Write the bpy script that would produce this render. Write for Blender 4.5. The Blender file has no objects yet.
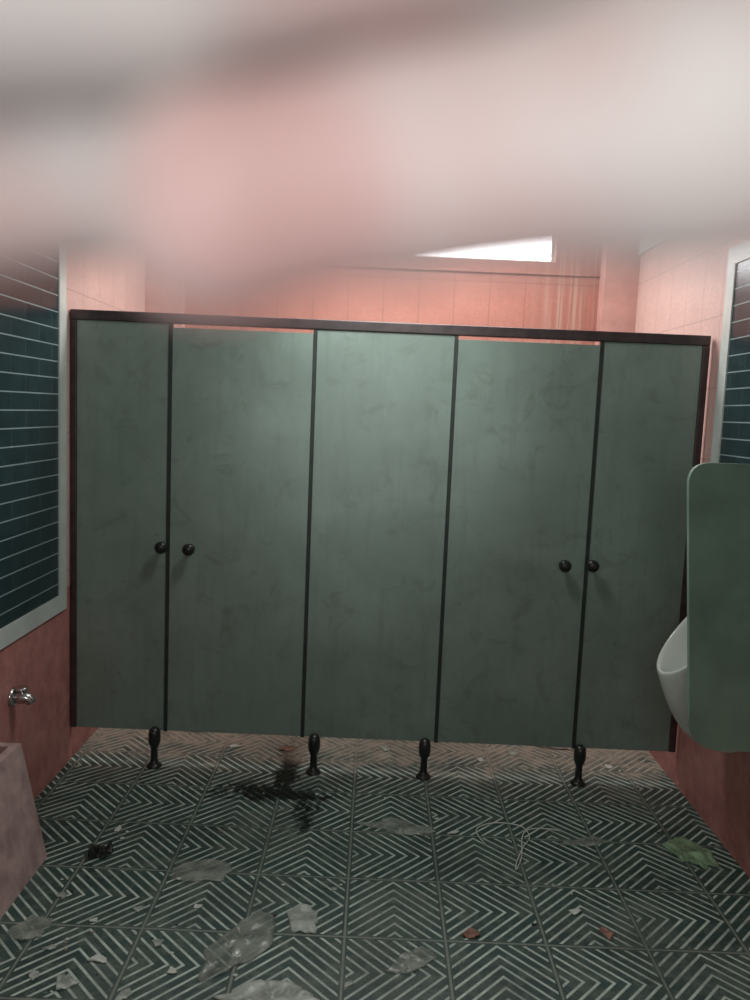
import bpy, bmesh, math, random
from mathutils import Vector, Matrix, noise
random.seed(7)
scene = bpy.context.scene
col = scene.collection
scene.view_settings.view_transform = 'Standard'
scene.view_settings.look = 'None'
scene.view_settings.exposure = .12
scene.view_settings.gamma = 1.08

# ---------------------------------------------------------------- materials
def new_mat(name):
    m = bpy.data.materials.new(name); m.use_nodes = True
    nt = m.node_tree
    for n in list(nt.nodes): nt.nodes.remove(n)
    out = nt.nodes.new('ShaderNodeOutputMaterial')
    b = nt.nodes.new('ShaderNodeBsdfPrincipled')
    nt.links.new(b.outputs[0], out.inputs[0])
    return m, nt, b
class NT:
    def __init__(s, nt): s.nt = nt
    def n(s, t, **kw):
        nd = s.nt.nodes.new(t)
        for k, v in kw.items(): setattr(nd, k, v)
        return nd
    def l(s, a, b): s.nt.links.new(a, b)
    def val(s, sock, v):
        if isinstance(v, bpy.types.NodeSocket): s.l(v, sock)
        else: sock.default_value = v
    def math(s, op, a, b=0.0, c=None):
        nd = s.n('ShaderNodeMath', operation=op)
        s.val(nd.inputs[0], a); s.val(nd.inputs[1], b)
        if c is not None: s.val(nd.inputs[2], c)
        return nd.outputs[0]
    def mix(s, f, a, b, mode='MIX'):
        nd = s.n('ShaderNodeMix', data_type='RGBA', blend_type=mode)
        s.val(nd.inputs[0], f)
        for i, v in ((6, a), (7, b)):
            if isinstance(v, (tuple, list)): nd.inputs[i].default_value = (*v[:3], 1)
            else: s.l(v, nd.inputs[i])
        return nd.outputs[2]
    def fmix(s, f, a, b):
        nd = s.n('ShaderNodeMix', data_type='FLOAT')
        s.val(nd.inputs[0], f); s.val(nd.inputs[2], a); s.val(nd.inputs[3], b)
        return nd.outputs[0]
    def noise(s, vec, scale, detail=4, rough=.55, dist=0):
        nd = s.n('ShaderNodeTexNoise')
        nd.inputs['Scale'].default_value = scale; nd.inputs['Detail'].default_value = detail
        nd.inputs['Roughness'].default_value = rough; nd.inputs['Distortion'].default_value = dist
        s.l(vec, nd.inputs['Vector']); return nd.outputs['Fac']
    def ramp(s, f, lo, hi):
        nd = s.n('ShaderNodeMapRange'); s.val(nd.inputs[0], f)
        nd.inputs[1].default_value = lo; nd.inputs[2].default_value = hi
        nd.clamp = True
        return nd.outputs[0]
    def pos(s):
        return s.n('ShaderNodeNewGeometry').outputs['Position']
    def scalev(s, v, sc):
        nd = s.n('ShaderNodeVectorMath', operation='MULTIPLY'); s.l(v, nd.inputs[0]); nd.inputs[1].default_value = sc
        return nd.outputs[0]
    def dist(s, v, pt):
        nd = s.n('ShaderNodeVectorMath', operation='DISTANCE'); s.l(v, nd.inputs[0]); nd.inputs[1].default_value = pt
        return nd.outputs['Value']
    def bump(s, h, b, strength=.3, dist=.01):
        nd = s.n('ShaderNodeBump'); nd.inputs['Strength'].default_value = strength; nd.inputs['Distance'].default_value = dist
        s.l(h, nd.inputs['Height']); s.l(nd.outputs[0], b.inputs['Normal'])

def simple(name, colr, rough=.5, metal=0, var=.15, nscale=12, bump=0, alpha=1.0):
    m, nt, b = new_mat(name); t = NT(nt)
    g = t.n('ShaderNodeTexCoord').outputs['Object']
    f = t.noise(g, nscale, 5, .6)
    c2 = tuple(max(0, x*(1-2*var)) for x in colr); c1 = tuple(min(1, x*(1+var)) for x in colr)
    t.l(t.mix(t.ramp(f, .3, .7), c2, c1), b.inputs['Base Color'])
    b.inputs['Roughness'].default_value = rough; b.inputs['Metallic'].default_value = metal
    if alpha < 1:
        f3 = t.ramp(t.noise(g, 16, 3, .5), .35, .65)
        t.l(t.math('MULTIPLY_ADD', f3, .45, alpha-.22), b.inputs['Alpha'])
    if bump: t.bump(f, b, bump)
    return m

def frac(t, v, s, off=0.0):
    return t.math('FRACT', t.math('MULTIPLY_ADD', v, 1/s, off))

def wall_mat(name, axis, ca, cb):
    m, nt, b = new_mat(name); t = NT(nt)
    p = t.pos(); sep = t.n('ShaderNodeSeparateXYZ'); t.l(p, sep.inputs[0])
    h = sep.outputs[axis]; z = sep.outputs[2]
    fh = frac(t, h, .20, 50.0); fz = frac(t, z, .30, .1)
    eh = t.math('MULTIPLY', t.math('MINIMUM', fh, t.math('SUBTRACT', 1.0, fh)), .20)
    ez = t.math('MULTIPLY', t.math('MINIMUM', fz, t.math('SUBTRACT', 1.0, fz)), .30)
    g = t.math('LESS_THAN', t.math('MINIMUM', eh, ez), .0035)
    n1 = t.noise(p, 3.0, 6, .65); n2 = t.noise(p, 70, 5, .7)
    base = t.mix(t.ramp(n1, .3, .7), ca, cb)
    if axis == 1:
        base = t.mix(t.math('LESS_THAN', z, .80), base, t.mix(t.ramp(t.noise(p, 12, 7, .75), .36, .62), (.42, .13, .12), (.64, .25, .22)))  # lower side wall redder and darker, its shade put into the colour
    base = t.mix(t.math('MULTIPLY', t.ramp(n2, .4, .65), .35), base, tuple(x*.65 for x in ca))
    if axis == 0:
        dv = t.noise(t.scalev(p, (34, 34, 1.0)), 1.0, 3, .6)
        region = t.ramp(sep.outputs[0], .82, 1.0)
        base = t.mix(t.math('MULTIPLY', t.math('MULTIPLY', t.ramp(dv, .48, .62), region), .38), base, (.58, .48, .38))
        dv2 = t.noise(t.scalev(p, (40, 40, 1.5)), 1.0, 3, .6)
        base = t.mix(t.math('MULTIPLY', t.math('MULTIPLY', t.ramp(dv2, .52, .66), region), .3), base, (.22, .10, .08))
    dirt = t.math('MULTIPLY', t.math('SUBTRACT', 1.0, t.ramp(z, .0, .5)), .28)
    dirt = t.math('MULTIPLY', dirt, t.math('ADD', .3, t.ramp(t.noise(p, 9, 6, .7), .35, .7)))
    base = t.mix(dirt, base, (.12, .05, .045))
    base = t.mix(t.math('MULTIPLY', g, .45), base, tuple(x*.55 for x in ca))
    t.l(base, b.inputs['Base Color']); b.inputs['Roughness'].default_value = .5
    t.bump(n2, b, .15, .004)
    return m

def floor_mat():
    m, nt, b = new_mat('patterned floor tile'); t = NT(nt)
    p = t.pos(); sep = t.n('ShaderNodeSeparateXYZ'); t.l(p, sep.inputs[0])
    S = .312
    gx = t.math('MULTIPLY_ADD', sep.outputs[0], 1/S, 50.12); gy = t.math('MULTIPLY_ADD', sep.outputs[1], 1/S, .61)
    fx = t.math('FRACT', gx); fy = t.math('FRACT', gy)
    par = t.math('MODULO', t.math('ADD', t.math('FLOOR', gx), t.math('FLOOR', gy)), 2.0)
    ax = t.math('ABSOLUTE', t.math('SUBTRACT', fx, .5)); ay = t.math('ABSOLUTE', t.math('SUBTRACT', fy, .5))
    d1 = t.math('ADD', ax, fy)
    d2 = t.math('ADD', ay, fx)
    dd = t.fmix(par, d1, d2)
    ln = t.math('FRACT', t.math('MULTIPLY_ADD', dd, 7.0, .2))
    line = t.math('GREATER_THAN', ln, .745)
    em = t.math('MINIMUM', t.math('SUBTRACT', .5, ax), t.math('SUBTRACT', .5, ay))
    joint = t.math('LESS_THAN', em, .012)
    rim = t.math('LESS_THAN', em, .030)
    line = t.math('MULTIPLY', line, t.math('SUBTRACT', 1.0, rim))
    wear = t.ramp(t.noise(p, 7, 7, .7), .30, .56)
    lc = t.mix(wear, (.22, .275, .24), (.52, .61, .54))
    tile = t.mix(t.ramp(t.noise(p, 5, 4), .3, .7), (.012, .036, .031), (.028, .066, .056))
    c = t.mix(line, tile, lc)
    c = t.mix(joint, c, (.18, .205, .175))
    gr = t.ramp(t.noise(p, 3.3, 10, .74, .8), .48, .64)
    gr2 = t.ramp(t.noise(p, 20, 8, .78), .50, .66)
    wet = t.ramp(t.noise(p, 2.1, 8, .70, .6), .52, .60)
    c = t.mix(t.math('MULTIPLY', gr, .50), c, (.13, .15, .125))
    c = t.mix(t.math('MULTIPLY', gr2, .38), c, (.21, .23, .19))
    c = t.mix(t.math('MULTIPLY', wet, .35), c, (.018, .025, .021))
    nz = t.math('MULTIPLY_ADD', t.noise(p, 8, 9, .74, .9), .52, -.26)
    s1 = t.math('ADD', t.dist(t.scalev(p, (.45, 1.2, 1)), (-.36*.45, 3.23*1.2, 0)), nz)
    s2 = t.math('ADD', t.dist(t.scalev(p, (2.0, .4, 1)), (-.34*2.0, 3.48*.4, 0)), nz)
    s3 = t.math('ADD', t.dist(t.scalev(p, (1.6, .6, 1)), (-.24*1.6, 3.12*.6, 0)), nz)
    st = t.math('MINIMUM', t.math('MINIMUM', s1, s2), s3)
    stain = t.math('SUBTRACT', 1.0, t.ramp(st, .055, .115))
    c = t.mix(t.math('MULTIPLY', stain, .93), c, (.006, .009, .008))
    back = t.math('MULTIPLY', t.ramp(t.math('ADD', sep.outputs[1], t.math('MULTIPLY', t.noise(p, 6, 6, .7), 1.2)), 4.05, 4.35), t.math('ADD', .5, t.ramp(t.noise(p, 18, 6, .7), .4, .6)))
    c = t.mix(t.math('MULTIPLY', back, .62), c, (.38, .32, .25))
    t.l(c, b.inputs['Base Color'])
    t.l(t.math('MULTIPLY_ADD', t.noise(p, 6, 4), .4, .35), b.inputs['Roughness'])
    t.l(t.math('MULTIPLY_ADD', stain, -.35, .45), b.inputs['Specular IOR Level'])
    t.bump(t.math('ADD', t.math('MULTIPLY', line, .5), gr2), b, .25, .004)
    return m

def dark_tile_mat():
    m, nt, b = new_mat('dark teal glazed tiles'); t = NT(nt)
    p = t.pos(); sep = t.n('ShaderNodeSeparateXYZ'); t.l(p, sep.inputs[0])
    z = sep.outputs[2]; h = sep.outputs[1]
    fz = frac(t, z, .066, .3)
    row = t.math('FLOOR', t.math('MULTIPLY_ADD', z, 1/.066, .3))
    fh = t.math('FRACT', t.math('ADD', t.math('MULTIPLY', h, 1/.24), t.math('MULTIPLY', row, .5)))
    ez = t.math('MULTIPLY', t.math('MINIMUM', fz, t.math('SUBTRACT', 1.0, fz)), .066)
    eh = t.math('MULTIPLY', t.math('MINIMUM', fh, t.math('SUBTRACT', 1.0, fh)), .24)
    gz = t.math('LESS_THAN', ez, .0024); gh = t.math('LESS_THAN', eh, .0016)
    c = t.mix(t.ramp(t.noise(p, 14, 3), .3, .7), (.006, .020, .025), (.014, .037, .042))
    c = t.mix(t.math('MULTIPLY', gh, .15), c, (.2, .28, .28))
    c = t.mix(t.math('MULTIPLY', gz, .75), c, (.30, .40, .40))
    t.l(c, b.inputs['Base Color']); b.inputs['Roughness'].default_value = .25
    t.bump(t.math('MAXIMUM', gz, gh), b, -.3, .003)
    return m

def laminate_mat():
    m, nt, b = new_mat('grey green laminate'); t = NT(nt)
    p = t.pos()
    big = t.ramp(t.noise(p, 2.2, 6, .6, .8), .35, .7)
    c = t.mix(big, (.178, .240, .203), (.236, .310, .265))
    streak = t.ramp(t.noise(t.scalev(p, (30, 30, 2.5)), 1.0, 4, .65), .52, .70)
    c = t.mix(t.math('MULTIPLY', streak, .30), c, (.125, .17, .142))
    wip = t.ramp(t.noise(p, 6, 8, .72, 1.5), .54, .66)
    c = t.mix(t.math('MULTIPLY', wip, .48), c, (.108, .130, .104))
    low = t.math('MULTIPLY', t.ramp(t.noise(p, 3, 7, .7), .4, .7), .32)
    c = t.mix(low, c, (.115, .145, .118))
    grain = t.ramp(t.noise(p, 160, 3, .7), .35, .65)
    c = t.mix(t.math('MULTIPLY', grain, .18), c, (.105, .138, .115))
    t.l(c, b.inputs['Base Color'])
    t.l(t.math('MULTIPLY_ADD', t.noise(p, 9, 5), .15, .28), b.inputs['Roughness'])
    b.inputs['Coat Weight'].default_value = .45; b.inputs['Coat Roughness'].default_value = .35
    t.bump(t.noise(p, 120, 3), b, .05, .002)
    return m

def skin_mat():
    m, nt, b = new_mat('skin'); t = NT(nt)
    g = t.n('ShaderNodeTexCoord').outputs['Object']
    f = t.math('MULTIPLY', t.ramp(t.noise(g, 40, 2, .5), .46, .62), .45)
    r1 = t.math('SUBTRACT', 1.0, t.ramp(t.dist(g, (-.0070, .0205, -.054)), .007, .0125))
    r2 = t.math('SUBTRACT', 1.0, t.ramp(t.dist(g, (.0025, .0345, -.058)), .003, .012))  # red patch paints the shade between the fingers into the skin
    f = t.math('MAXIMUM', f, t.math('MAXIMUM', t.math('MULTIPLY', r1, .80), t.math('MULTIPLY', r2, .9)))
    c = t.mix(f, (.565, .510, .495), (.53, .265, .25))
    f2 = t.noise(g, 600, 3)
    c = t.mix(t.math('MULTIPLY', f2, .12), c, (.5, .38, .34))
    t.l(c, b.inputs['Base Color']); b.inputs['Roughness'].default_value = .5
    b.inputs['Subsurface Weight'].default_value = .1
    b.inputs['Subsurface Radius'].default_value = (1, .6, .5)
    b.inputs['Subsurface Scale'].default_value = .003
    t.bump(f2, b, .1, .0005)
    return m

M_wallx = wall_mat('coral pink tile wall', 0, (.39, .150, .115), (.49, .20, .155))
M_wally = wall_mat('haze paled pink tile wall', 1, (.60, .38, .34), (.72, .48, .43))  # side walls paler than the back wall, haze mixed into the colour
M_floor = floor_mat()
M_dtile = dark_tile_mat()
M_lam = laminate_mat()
M_skin = skin_mat()
M_pillar = simple('pale coral pillar paint', (.58, .31, .27), .6, 0, .12, 6)
M_white = simple('off white border tile', (.60, .65, .62), .35, 0, .08, 9)
M_ceil = simple('ceiling paint', (.72, .68, .65), .8, 0, .08, 3)
M_black = simple('black plastic', (.016, .018, .017), .3, 0, .2, 30)
M_rail = simple('dark maroon rail', (.046, .028, .029), .4, 0, .25, 20)
M_strip = simple('black edge strip', (.018, .026, .022), .45, 0, .2, 20)
M_ceramic = simple('white ceramic', (.74, .77, .73), .12, 0, .05, 6)
M_chrome = simple('chrome', (.62, .62, .62), .22, 1, .08, 20)
M_divider = simple('muted green divider laminate', (.215, .335, .255), .4, 0, .12, 5)
M_trough = simple('worn dusty pink render', (.44, .30, .285), .8, 0, .20, 14, .4)
M_frame = simple('window frame paint', (.6, .58, .55), .5)

# ---------------------------------------------------------------- helpers
def link(o, mat=None):
    col.objects.link(o)
    if mat: o.data.materials.append(mat)
    return o
def parent(c, p):
    c.parent = p; c.matrix_parent_inverse = Matrix.Translation(-p.location)
def mk(name, bm, loc, mat, par=None, smooth=False):
    me = bpy.data.meshes.new(name)
    bmesh.ops.recalc_face_normals(bm, faces=bm.faces)
    bm.to_mesh(me); bm.free()
    if smooth:
        for f in me.polygons: f.use_smooth = True
    o = bpy.data.objects.new(name, me); o.location = loc
    link(o, mat)
    if par: parent(o, par)
    return o
def box(name, x0, x1, y0, y1, z0, z1, mat, par=None, bevel=0.0):
    c = Vector(((x0+x1)/2, (y0+y1)/2, (z0+z1)/2))
    bm = bmesh.new(); bmesh.ops.create_cube(bm, size=1)
    bmesh.ops.scale(bm, verts=bm.verts, vec=(x1-x0, y1-y0, z1-z0))
    if bevel: bmesh.ops.bevel(bm, geom=list(bm.edges), offset=bevel, segments=2, affect='EDGES', profile=.5)
    return mk(name, bm, c, mat, par)
def lathe(name, prof, loc, mat, par=None, seg=28, axis='Z'):
    bm = bmesh.new(); rings = []
    for r, h in prof:
        ring = []
        for i in range(seg):
            a = 2*math.pi*i/seg
            x, y, z = r*math.cos(a), r*math.sin(a), h
            if axis == 'Y': x, y, z = x, -h, y
            if axis == 'X': x, y, z = h, x, y
            ring.append(bm.verts.new((x, y, z)))
        rings.append(ring)
    for a, b2 in zip(rings, rings[1:]):
        for i in range(seg):
            bm.faces.new((a[i], a[(i+1) % seg], b2[(i+1) % seg], b2[i]))
    bm.faces.new(rings[0]); bm.faces.new(rings[-1])
    return mk(name, bm, loc, mat, par, True)
def struct(o): o['kind'] = 'structure'; return o
def top(o, label, cat, group=None):
    o['label'] = label; o['category'] = cat
    if group: o['group'] = group
    return o
def empty(name, loc):
    e = bpy.data.objects.new(name, None); e.location = loc; e.empty_display_size = .1
    col.objects.link(e); return e

# ---------------------------------------------------------------- room shell
XL, XR, YB, YF, ZC = -1.322, 1.405, 4.63, -1.6, 2.9
struct(box('floor', XL-.15, XR+.15, YF-.15, YB+.15, -.12, 0, M_floor))
struct(box('ceiling', XL-.15, XR+.15, YF-.15, YB+.15, ZC, ZC+.12, M_ceil))
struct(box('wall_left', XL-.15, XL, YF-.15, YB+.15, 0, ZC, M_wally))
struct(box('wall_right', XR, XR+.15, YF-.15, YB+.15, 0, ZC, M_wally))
struct(box('wall_front', XL, XR, YF-.15, YF, 0, ZC, M_wallx))
wx0, wx1, wz0, wz1 = .16, .96, 2.490, 2.74
bm = bmesh.new()
def addbox(bm, x0, x1, y0, y1, z0, z1):
    r = bmesh.ops.create_cube(bm, size=1)
    bmesh.ops.scale(bm, verts=r['verts'], vec=(x1-x0, y1-y0, z1-z0))
    bmesh.ops.translate(bm, verts=r['verts'], vec=((x0+x1)/2, (y0+y1)/2, (z0+z1)/2))
addbox(bm, XL, wx0, YB, YB+.15, 0, ZC); addbox(bm, wx1, XR, YB, YB+.15, 0, ZC)
addbox(bm, wx0, wx1, YB, YB+.15, 0, wz0); addbox(bm, wx0, wx1, YB, YB+.15, wz1, ZC)
struct(mk('wall_back', bm, (0, 0, 0), M_wallx))
struct(box('trim_1', XL, XL+.20, YB-.10, YB, 0, ZC, M_pillar))
struct(box('trim_2', XR-.19, XR, YB-.10, YB, 0, ZC, M_pillar))
struct(box('trim_3', XR-.012, XR, YF, YB-.10, 2.53, 2.60, M_white))
struct(box('trim_4', XL, XL+.012, YF, YB-.10, 2.53, 2.60, M_white))
struct(box('trim_5', XL+.20, XR-.19, YB-.012, YB, 2.42, 2.43, M_wallx))
win = struct(empty('window_1', ((wx0+wx1)/2, YB+.06, wz0)))
bm = bmesh.new()
addbox(bm, wx0, wx1, YB+.03, YB+.07, wz0, wz0+.012); addbox(bm, wx0, wx1, YB+.03, YB+.07, wz1-.025, wz1)
for x in (wx0, wx1-.020): addbox(bm, x, x+.020, YB+.03, YB+.07, wz0+.012, wz1-.025)
mk('window_frame', bm, (0, 0, 0), M_frame, win)
m, nt, b = new_mat('frosted daylight glass'); t = NT(nt)
b.inputs['Base Color'].default_value = (.8, .85, .9, 1)
b.inputs['Emission Color'].default_value = (.92, .97, 1, 1); b.inputs['Emission Strength'].default_value = 12
box('glass_pane', wx0+.015, wx1-.015, YB+.045, YB+.052, wz0+.008, wz1-.02, m, win)

def tile_field(side, y_far, tidx):
    x = XL if side < 0 else XR
    s = 1 if side < 0 else -1
    z0, z1, w = .715, 2.33, .072; y0 = .6
    xa, xb = sorted((x, x+s*.006)); xc, xd = sorted((x, x+s*.012))
    struct(box('trim_%d' % tidx, xa, xb, y0, y_far-w+.01, z0+w-.01, z1-w+.01, M_dtile))
    bm = bmesh.new()
    addbox(bm, xc, xd, y0-w, y_far, z0, z0+w); addbox(bm, xc, xd, y0-w, y_far, z1-w, z1)
    addbox(bm, xc, xd, y_far-w, y_far, z0+w, z1-w); addbox(bm, xc, xd, y0-w, y0, z0+w, z1-w)
    struct(mk('trim_%d' % (tidx+1), bm, (0, 0, 0), M_white))
tile_field(-1, 3.375, 6)
tile_field(1, 3.345, 8)

# ---------------------------------------------------------------- cubicle front
D = 3.45
Z0, Z1 = .157, 1.990
X = [-1.318, -.894, -.281, .317, .934, 1.388]
cub = top(empty('toilet_cubicle', (0, D, 0)), 'grey-green laminate toilet cubicle front with two doors on black feet', 'toilet cubicle')
r = box('top_rail', X[0], X[5], D-.018, D+.022, Z1-.042, Z1, M_rail, cub, .004); r['label'] = 'dark maroon head rail'
for a, w in ((X[0], .026), (X[5]-.030, .030)):
    box('post', a, a+w, D-.016, D+.020, Z0, Z1-.042, M_rail, cub, .003)
J = .008
def panel(name, x0, x1, z1):
    return box(name, x0, x1, D-.009, D+.009, Z0, z1, M_lam, cub, .0015)
def knob(x, z, par):
    lathe('knob', [(.020, .0), (.020, .004), (.010, .007), (.010, .020), (.021, .026), (.0265, .034), (.0265, .042), (.021, .050), (.010, .054), (.002, .055)],
          (x, D-.009, z), M_black, par, 28, 'Y')
p1 = panel('panel', X[0]+.026, X[1]-J, Z1-.042); knob(-.915, .992, p1)
d1 = panel('door', X[1]+J, X[2]-J, Z1-.058); knob(-.796, .988, d1)
panel('panel', X[2]+J, X[3]-J, Z1-.042)
d2 = panel('door', X[3]+J, X[4]-J, Z1-.058); knob(.832, .985, d2)
p3 = panel('panel', X[4]+J, X[5]-.030, Z1-.042); knob(.952, .990, p3)
for x in X[1:5]:
    box('edge_strip', x-.0078, x+.0078, D-.012, D+.012, Z0-.004, Z1-.043, M_strip, cub, .001)
for x in (X[2]+.03, X[3]-.03):
    box('dividing_panel', x-.009, x+.009, D+.03, YB-.02, Z0, Z1-.05, M_lam, cub)
legp = [(.034, 0), (.034, .006), (.028, .012), (.020, .020), (.016, .034), (.0155, .085), (.019, .094), (.024, .104), (.027, .118), (.027, .150), (.023, .168), (.014, .178), (.004, .181)]
for x in (-.936, -.225, .267, .958):
    lathe('leg', legp, (x, D-.032, 0), M_black, cub)

# ---------------------------------------------------------------- urinal divider
def rounded_poly(pts, rads, n=8):
    out = []
    N = len(pts)
    for i in range(N):
        p = Vector(pts[i]); a = Vector(pts[i-1]); c = Vector(pts[(i+1) % N]); r = rads[i]
        if r <= 0: out.append(p); continue
        da = (a-p).normalized(); dc = (c-p).normalized()
        s, e = p+da*r, p+dc*r
        for k in range(n+1):
            u = k/n; out.append((1-u)**2*s+2*u*(1-u)*p+u*u*e)
    return out
pts = rounded_poly([(XR-.002, .565), (XR-.002, 1.50), (.974, 1.497), (1.055, .565)], [0, 0, .075, .10])
bm = bmesh.new()
yd = 2.5
va = [bm.verts.new((p.x, yd, p.y)) for p in pts]; vb = [bm.verts.new((p.x, yd+.018, p.y)) for p in pts]
bm.faces.new(va); bm.faces.new(vb)
for i in range(len(pts)):
    j = (i+1) % len(pts); bm.faces.new((va[i], va[j], vb[j], vb[i]))
dv = mk('urinal_divider', bm, (0, 0, 0), M_divider)
top(dv, 'green rounded laminate privacy screen fixed to the wall beside the urinal', 'urinal divider')
for z in (.8, 1.3):
    bk = box('bracket', XR-.045, XR, yd-.012, yd-.0005, z-.02, z+.02, M_chrome, dv, .003); bk['label'] = 'small metal wall bracket'

# ---------------------------------------------------------------- urinal
bm = bmesh.new(); seg = 36; loops = []
def uloop(o0, o1, s, zf, zb, pw=1.0):
    L = []
    for i in range(seg):
        a = 2*math.pi*i/seg; c = (1+math.cos(a))/2
        L.append(bm.verts.new((-(o0+(o1-o0)*c), s*math.sin(a)*(1-.15*(1-c)), zf+(zb-zf)*(1-c)**pw)))
    loops.append(L)
uloop(0, .09, .05, .420, .44); uloop(0, .17, .09, .44, .50); uloop(0, .24, .125, .49, .62)
uloop(0, .292, .15, .570, .80); uloop(0, .325, .165, .65, .97); uloop(.0, .342, .172, .70, 1.08)
uloop(.005, .345, .172, .715, 1.10); uloop(.03, .335, .158, .722, 1.10); uloop(.035, .318, .145, .705, 1.07)
uloop(.035, .28, .125, .64, .98); uloop(.04, .22, .10, .58, .85); uloop(.07, .15, .05, .545, .65)
for a, b2 in zip(loops, loops[1:]):
    for i in range(seg): bm.faces.new((a[i], a[(i+1) % seg], b2[(i+1) % seg], b2[i]))
bm.faces.new(loops[0]); bm.faces.new(loops[-1])
ur = mk('urinal', bm, (XR, 2.84, 0), M_ceramic, None, True)
sm = ur.modifiers.new('s', 'SUBSURF'); sm.levels = 1; sm.render_levels = 2
top(ur, 'white ceramic wall-hung urinal bowl behind the green screen', 'urinal')

# ---------------------------------------------------------------- trough and tap
bm = bmesh.new()
x0 = XL+.002; prof_o = [(x0, 0), (-1.106, 0), (-1.195, .415), (-1.225, .415), (-1.215, .20), (x0+.02, .20), (x0+.02, .415), (x0, .415)]
ya, yb = 1.2, 2.67
def prism(bm, prof, y0, y1):
    A = [bm.verts.new((x, y0, z)) for x, z in prof]; B = [bm.verts.new((x, y1, z)) for x, z in prof]
    bm.faces.new(A); bm.faces.new(B)
    for i in range(len(prof)):
        j = (i+1) % len(prof); bm.faces.new((A[i], A[j], B[j], B[i]))
prism(bm, prof_o, ya+.03, yb-.03)
solid = [(x0, 0), (-1.106, 0), (-1.195, .415), (x0, .415)]
prism(bm, solid, ya, ya+.03); prism(bm, solid, yb-.03, yb)
tr = mk('wash_trough', bm, (0, 0, 0), M_trough)
top(tr, 'low worn pinkish wash trough with sloping front along the wall', 'trough')

tap = top(empty('tap', (XL, 2.88, .50)), 'stubby chrome tap fixed to the pink wall above the trough', 'tap')
lathe('wall_flange', [(.036, 0), (.036, .006), (.028, .014), (.018, .018)], (XL, 2.88, .50), M_chrome, tap, 28, 'X')
def tube(name, pts, rads, mat, par=None, loc=(0, 0, 0), seg=14):
    bm = bmesh.new(); rings = []
    P = [Vector(p) for p in pts]
    prev = None
    for i, p in enumerate(P):
        tdir = (P[min(i+1, len(P)-1)]-P[max(i-1, 0)]).normalized()
        if prev is None:
            ref = Vector((0, 0, 1)) if abs(tdir.z) < .9 else Vector((0, 1, 0))
            nrm = tdir.cross(ref).normalized()
        else: nrm = (prev - tdir*prev.dot(tdir)).normalized()
        prev = nrm; bn = tdir.cross(nrm)
        rings.append([bm.verts.new(p+(nrm*math.cos(2*math.pi*k/seg)+bn*math.sin(2*math.pi*k/seg))*rads[i]) for k in range(seg)])
    for a, b2 in zip(rings, rings[1:]):
        for k in range(seg): bm.faces.new((a[k], a[(k+1) % seg], b2[(k+1) % seg], b2[k]))
    bm.faces.new(rings[0]); bm.faces.new(rings[-1])
    return mk(name, bm, loc, mat, par, True)
tube('spout', [(XL+.01, 2.88, .50), (XL+.030, 2.88, .50), (XL+.050, 2.88, .499), (XL+.062, 2.88, .495), (XL+.070, 2.88, .486), (XL+.073, 2.88, .479)],
     [.019, .025, .024, .020, .017, .016], M_chrome, tap)
lathe('tap_handle', [(.014, 0), (.013, .006), (.022, .008), (.023, .016), (.017, .020), (.003, .021)], (XL+.036, 2.88, .520), M_chrome, tap)

# ---------------------------------------------------------------- litter on the floor
def scrap(name, x, y, rx, ry, rot, mat, label, cat='litter', hgt=.012, seed=0, rough=.35, group=None, thick=.0006, corners=7, soft=False):
    rnd = random.Random(seed*17+3)
    cs = sorted([(2*math.pi*(k+rnd.uniform(-.38, .38))/corners) for k in range(corners)])
    cr = [1+rough*rnd.uniform(-1, 1) for _ in cs]
    cp = [Vector((r_*math.cos(a), r_*math.sin(a))) for a, r_ in zip(cs, cr)]
    def rad(a):
        d = Vector((math.cos(a), math.sin(a)))
        for i in range(corners):
            p, q = cp[i], cp[(i+1) % corners]; e = q-p
            den = d.x*e.y-d.y*e.x
            if abs(den) < 1e-9: continue
            tt = (p.x*e.y-p.y*e.x)/den; s = (p.x*d.y-p.y*d.x)/den
            if tt > 0 and -1e-6 <= s <= 1+1e-6: return tt
        return 1
    bm = bmesh.new(); rings, seg = 10, 72
    cen = bm.verts.new((0, 0, hgt*.3+.003)); prev = None
    for i in range(1, rings+1):
        cur = []
        for k in range(seg):
            a = 2*math.pi*k/seg
            rr = rad(a)*(1+.22*noise.noise(Vector((math.cos(a)*3, math.sin(a)*3+seed, 2))))
            if soft: rr = 1+rough*1.3*noise.noise(Vector((math.cos(a)*1.6+seed, math.sin(a)*1.6, seed*3.1)))
            q = i/rings*rr; px, py = rx*q*math.cos(a), ry*q*math.sin(a)
            h = abs(noise.noise(Vector((px*22+seed, py*22, seed))))*1.9*hgt + abs(noise.noise(Vector((px*60, py*60+seed, seed))))*hgt*.4
            if i == rings: h *= .3
            cur.append(bm.verts.new((px*math.cos(rot)-py*math.sin(rot), px*math.sin(rot)+py*math.cos(rot), h+.0015)))
        for k in range(seg):
            if prev is None: bm.faces.new((cen, cur[k], cur[(k+1) % seg]))
            else: bm.faces.new((prev[k], cur[k], cur[(k+1) % seg], prev[(k+1) % seg]))
        prev = cur
    o = mk(name, bm, (x, y, 0), mat, None, not soft)
    s = o.modifiers.new('sol', 'SOLIDIFY'); s.thickness = thick; s.offset = 1
    top(o, label, cat, group); return o
M_paper = simple('paper scrap', (.60, .64, .58), .7, 0, .10, 30)
M_wetpaper = simple('soaked translucent tissue', (.50, .55, .49), .35, 0, .15, 12, 0, .62)
M_film = simple('dirty plastic film', (.34, .38, .33), .2, 0, .20, 12, 0, .46)
M_greenp = simple('green plastic bag', (.30, .46, .27), .2, 0, .15, 10, 0, .52)
M_mud = simple('wet black mud', (.010, .012, .010), .3, 0, .3, 20)
M_redp = simple('reddish wrapper', (.26, .13, .09), .5, 0, .3, 30)
M_soil = simple('pale rubble', (.38, .33, .27), .85, 0, .3, 40, 0, .75)
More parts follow.
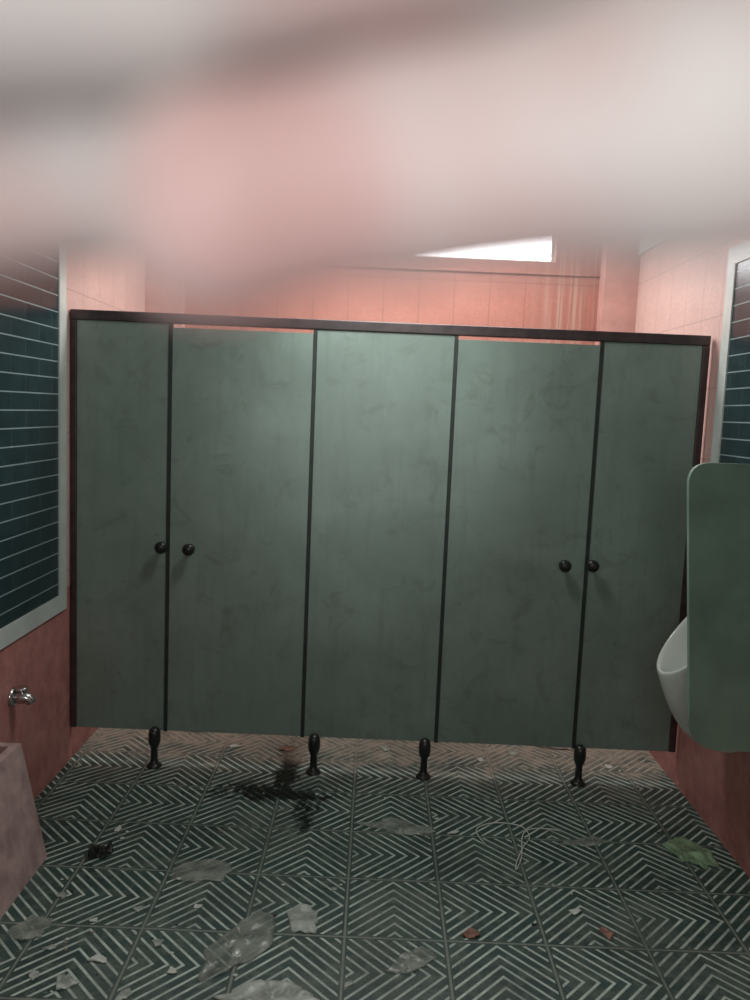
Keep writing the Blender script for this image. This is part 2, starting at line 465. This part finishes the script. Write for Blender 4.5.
scrap('paper_scrap', -.182, 2.375, .050, .065, .2, M_wetpaper, 'crumpled off-white paper scrap on the tiles', 'paper', .010, 1, .4, None, .0006, 6)
scrap('paper_scrap', .357, 2.95, .024, .014, .2, M_paper, 'small white paper scrap beside grey film', 'paper', .005, 2, .25, None, .0006, 4)
scrap('paper_scrap', .716, 2.48, .022, .020, -.3, M_paper, 'small bright white folded paper bit', 'paper', .010, 3, .3, None, .0006, 4)
scrap('paper_scrap', -.815, 2.055, .035, .045, .3, M_wetpaper, 'torn pale paper scrap near the trough', 'paper', .010, 4, .4, None, .0006, 5)
scrap('paper_scrap', -.922, 2.876, .014, .024, .3, M_paper, 'tiny white paper flake on dark tile', 'paper', .004, 5, .3, None, .0006, 4)
for i, (x, y, s) in enumerate([(-.74, 2.16, .028), (-.90, 2.20, .022), (-.63, 2.02, .034), (-.52, 2.12, .018), (-.97, 2.45, .018), (-.70, 2.40, .022), (-.52, 2.42, .016), (-.90, 2.08, .018), (-.60, 2.24, .020), (-.82, 2.33, .016), (-.02, 2.10, .015), (-.08, 2.55, .012), (.30, 3.05, .010), (.68, 2.62, .010)]):
    scrap('paper_scrap', x, y, s, s*.8, i*.7, M_paper if i % 3 == 0 else M_wetpaper, 'small torn flake of pale paper on dirty tiles', 'paper', .006, 40+i, .4, 'small paper flakes', .0006, 5)
scrap('plastic_film', .17, 2.965, .18, .06, -.25, M_film, 'flattened grey plastic film on patterned tiles', 'plastic', .006, 6, .5)
scrap('plastic_film', -.36, 2.27, .080, .14, -.35, M_film, 'large dirty grey plastic sheet lying crumpled', 'plastic', .010, 7, .5)
scrap('plastic_film', -.22, 2.03, .13, .060, .1, M_wetpaper, 'crumpled translucent plastic sheet with pale sheen', 'plastic', .012, 8, .45)
scrap('plastic_film', .882, 2.918, .11, .04, .4, M_film, 'thin grey plastic strip on the tiles', 'plastic', .005, 9, .5)
scrap('plastic_film', .165, 2.212, .09, .04, .4, M_film, 'thin torn grey plastic strip, muddy', 'plastic', .005, 10, .5)
scrap('plastic_film', -.56, 2.62, .11, .06, .2, M_film, 'small grey plastic film patch, muddy', 'plastic', .006, 16, .5)
scrap('plastic_film', -.99, 2.27, .055, .06, .2, M_film, 'muddy grey film stuck beside the trough', 'plastic', .006, 26, .5)
scrap('plastic_bag', 1.245, 2.878, .085, .115, .3, M_greenp, 'crumpled translucent green plastic bag by the wall', 'plastic bag', .012, 12, .18, None, .0006, 7)
scrap('wrapper', .354, 2.339, .03, .022, .7, M_redp, 'small crumpled reddish wrapper', 'wrapper', .008, 12)
scrap('wrapper', .79, 2.377, .02, .032, .2, M_redp, 'small brownish red wrapper, folded', 'wrapper', .008, 13)
scrap('mud_clod', -.932, 2.709, .040, .042, 0, M_mud, 'wet black mud clod on the tiles', 'mud', .03, 14, .3, soft=True)
scrap('rubble_heap', -.92, 3.93, .24, .11, .0, M_soil, 'pale tan rubble and dust lying under the cubicle', 'rubble', .04, 17, .35, soft=True)
scrap('rubble_heap', -.38, 3.97, .20, .08, .0, M_soil, 'small tan rubble heap behind the door', 'rubble', .04, 27, .35, soft=True)
scrap('rubble_heap', .95, 3.92, .28, .12, .0, M_soil, 'thin tan rubble layer behind the cubicle door', 'rubble', .035, 18, .35, soft=True)
for i, (x, y, s) in enumerate([(-1.0, 3.62, .03), (-.62, 3.66, .024), (.1, 3.70, .03), (.55, 3.62, .02), (.72, 3.72, .035), (1.15, 3.60, .028)]):
    scrap('paper_scrap', x, y, s, s*.8, i*.9, M_paper if i % 2 else M_wetpaper, 'pale litter flake lying under the cubicle', 'paper', .006, 70+i, .35, 'litter under the cubicle', .0006, 5)
scrap('wrapper', -.37, 3.66, .04, .03, 0, M_redp, 'dull red wrapper lying under the door', 'wrapper', .012, 19)
ctrl = [(-.09, -.05), (-.11, .05), (-.03, .11), (.07, .09), (.09, .01), (.05, -.07), (.01, -.17), (.0, -.22), (.035, -.13), (.06, .0), (.09, .055), (.16, .075), (.23, .06)]
pts = []
for i in range(len(ctrl)-1):
    p0 = Vector(ctrl[max(i-1, 0)]); p1_ = Vector(ctrl[i]); p2 = Vector(ctrl[i+1]); p3_ = Vector(ctrl[min(i+2, len(ctrl)-1)])
    for k in range(7):
        u = k/7
        q = .5*((2*p1_)+(p2-p0)*u+(2*p0-5*p1_+4*p2-p3_)*u*u+(-p0+3*p1_-3*p2+p3_)*u**3)
        pts.append((q.x, q.y, .005+.002*math.sin(i*1.7+u)**2+i*.0004))
o = tube('string', pts, [.0022]*len(pts), M_paper, None, (.56, 2.92, 0), 6)
top(o, 'thin white string in a loose loop on the tiles', 'string')
for i in range(48):
    y = 2.0+1.3*random.random()**1.5; x = (-.45+.87*random.random()**1.6)*y*.95
    if x < -1.03: continue
    bm = bmesh.new(); bmesh.ops.create_icosphere(bm, subdivisions=2, radius=1)
    s = random.uniform(.002, .006)
    for v in bm.verts:
        v.co *= s*(1+.5*noise.noise(v.co*1.5+Vector((i, 0, 0)))); v.co.z = v.co.z*.45+s*.45; v.co.x *= 1.4
    mt = random.choice([M_paper, M_film, M_soil, M_mud])
    o = mk('debris_chip', bm, (x, y, 0), mt)
    top(o, 'small chip of rubble lying on the tiles', 'rubble chip', 'rubble chips on the floor')

# ---------------------------------------------------------------- camera
H = 1.612
pitch = math.atan(.11); roll = math.radians(2.4)
cam = bpy.data.objects.new('camera', bpy.data.cameras.new('camera'))
col.objects.link(cam); scene.camera = cam
R = Matrix.Rotation(math.radians(90)-pitch, 4, 'X') @ Matrix.Rotation(roll, 4, 'Z')
cam.matrix_world = Matrix.Translation((0, 0, H)) @ R
cd = cam.data; cd.sensor_fit = 'VERTICAL'; cd.sensor_height = 36; cd.lens = 28.8
cd.clip_start = .005
cd.dof.use_dof = True; cd.dof.focus_distance = 3.2; cd.dof.aperture_fstop = 5.2

# ---------------------------------------------------------------- hand holding the phone
bm = bmesh.new()
def ball(bm, c, r):
    q = bmesh.ops.create_icosphere(bm, subdivisions=3, radius=r); bmesh.ops.translate(bm, verts=q['verts'], vec=c)
def chain(bm, pts, rads, step=.0022):
    for (a, ra), (b2, rb) in zip(zip(pts, rads), zip(pts[1:], rads[1:])):
        a, b2 = Vector(a), Vector(b2); n = max(2, int((b2-a).length/step))
        for k in range(n+1):
            u = k/n; ball(bm, a.lerp(b2, u), ra+(rb-ra)*u - .0006*math.sin(math.pi*u))
fingers = [
 ([(.058, .0310, -.058), (.022, .0260, -.056), (.002, .0250, -.061), (-.0115, .0216, -.059)], [.0105, .0097, .0088, .0084]),
 ([(.056, .048, -.080), (.010, .0425, -.087), (-.018, .0348, -.081), (-.046, .0287, -.073)], [.0108, .0104, .0100, .0097]),
 ([(.050, .066, -.082), (.008, .0530, -.074), (-.018, .0425, -.0650), (-.040, .0365, -.0575)], [.0100, .0100, .0098, .0096]),
 ([(.046, .083, -.068), (.016, .0740, -.066), (-.004, .066, -.058), (-.024, .056, -.054)], [.0092, .0086, .0080, .0072]),
]
for p, r_ in fingers: chain(bm, p, r_)
chain(bm, [(.115, .045, -.035), (.092, .018, -.028), (.074, -.008, -.020), (.060, -.030, -.012)], [.018, .0135, .0105, .0085])
W = [(.128, .048, -.030), (.128, .056, -.036), (.127, .064, -.038), (.124, .072, -.038)]
for (p, r_), w in zip(fingers, W): chain(bm, [p[0], tuple((Vector(p[0])+Vector(w))/2), w], [.0110, .0150, .0200], .004)
chain(bm, [(.128, .058, -.034), (.20, .04, .0), (.36, -.03, .09)], [.024, .030, .042], .006)
me = bpy.data.meshes.new('hand'); bm.to_mesh(me); bm.free()
hand = bpy.data.objects.new('hand', me); link(hand, M_skin)
hand.matrix_world = Matrix.Translation((0, 0, H)) @ R
rm = hand.modifiers.new('r', 'REMESH'); rm.mode = 'VOXEL'; rm.voxel_size = .0012; rm.use_smooth_shade = True
sm = hand.modifiers.new('s', 'SMOOTH'); sm.factor = .6; sm.iterations = 5
top(hand, 'bare hand with curled fingers reaching over the lens', 'hand')

# ---------------------------------------------------------------- light
def area(name, loc, target, sx, sy, power, colr):
    l = bpy.data.lights.new(name, 'AREA'); l.shape = 'RECTANGLE'; l.size = sx; l.size_y = sy
    l.energy = power; l.color = colr
    o = bpy.data.objects.new(name, l); o.location = loc
    o.rotation_euler = (Vector(target)-Vector(loc)).to_track_quat('-Z', 'Y').to_euler(); col.objects.link(o); return o
area('cubicle_ceiling_lamp', (.05, 4.0, 2.86), (.05, 4.0, 0), 1.6, .5, 34, (1, .97, .94))
area('room_ceiling_lamp', (.03, 2.85, 2.64), (.03, 3.35, 0), .3, .3, 10, (.94, 1, .97))
area('rear_fill_light', (.0, -1.2, 2.1), (0, 2, 1.5), .7, .6, 10, (.93, 1, .97))  # unseen light added behind the camera for door sheen, no window there
area('hand_fill_light', (-.12, -.50, 1.40), (0, .05, 1.64), .35, .35, 2.8, (.97, 1, 1))  # unseen light added near the camera to brighten the hand
sp = bpy.data.lights.new('panel_glow_spot', 'SPOT'); sp.energy = 62; sp.spot_size = math.radians(50); sp.spot_blend = 1.0  # spot added for a glow on the middle panel, no fitting there
sp.color = (.95, 1, .99); sp.shadow_soft_size = .08
so = bpy.data.objects.new('panel_glow_spot', sp); so.location = (.05, 2.1, 2.8)
so.rotation_euler = (Vector((.0, 3.45, 1.74))-Vector(so.location)).to_track_quat('-Z', 'Y').to_euler(); col.objects.link(so)
w = bpy.data.worlds.new('w'); scene.world = w; w.use_nodes = True
w.node_tree.nodes['Background'].inputs[0].default_value = (.7, .8, .9, 1)
w.node_tree.nodes['Background'].inputs[1].default_value = .6
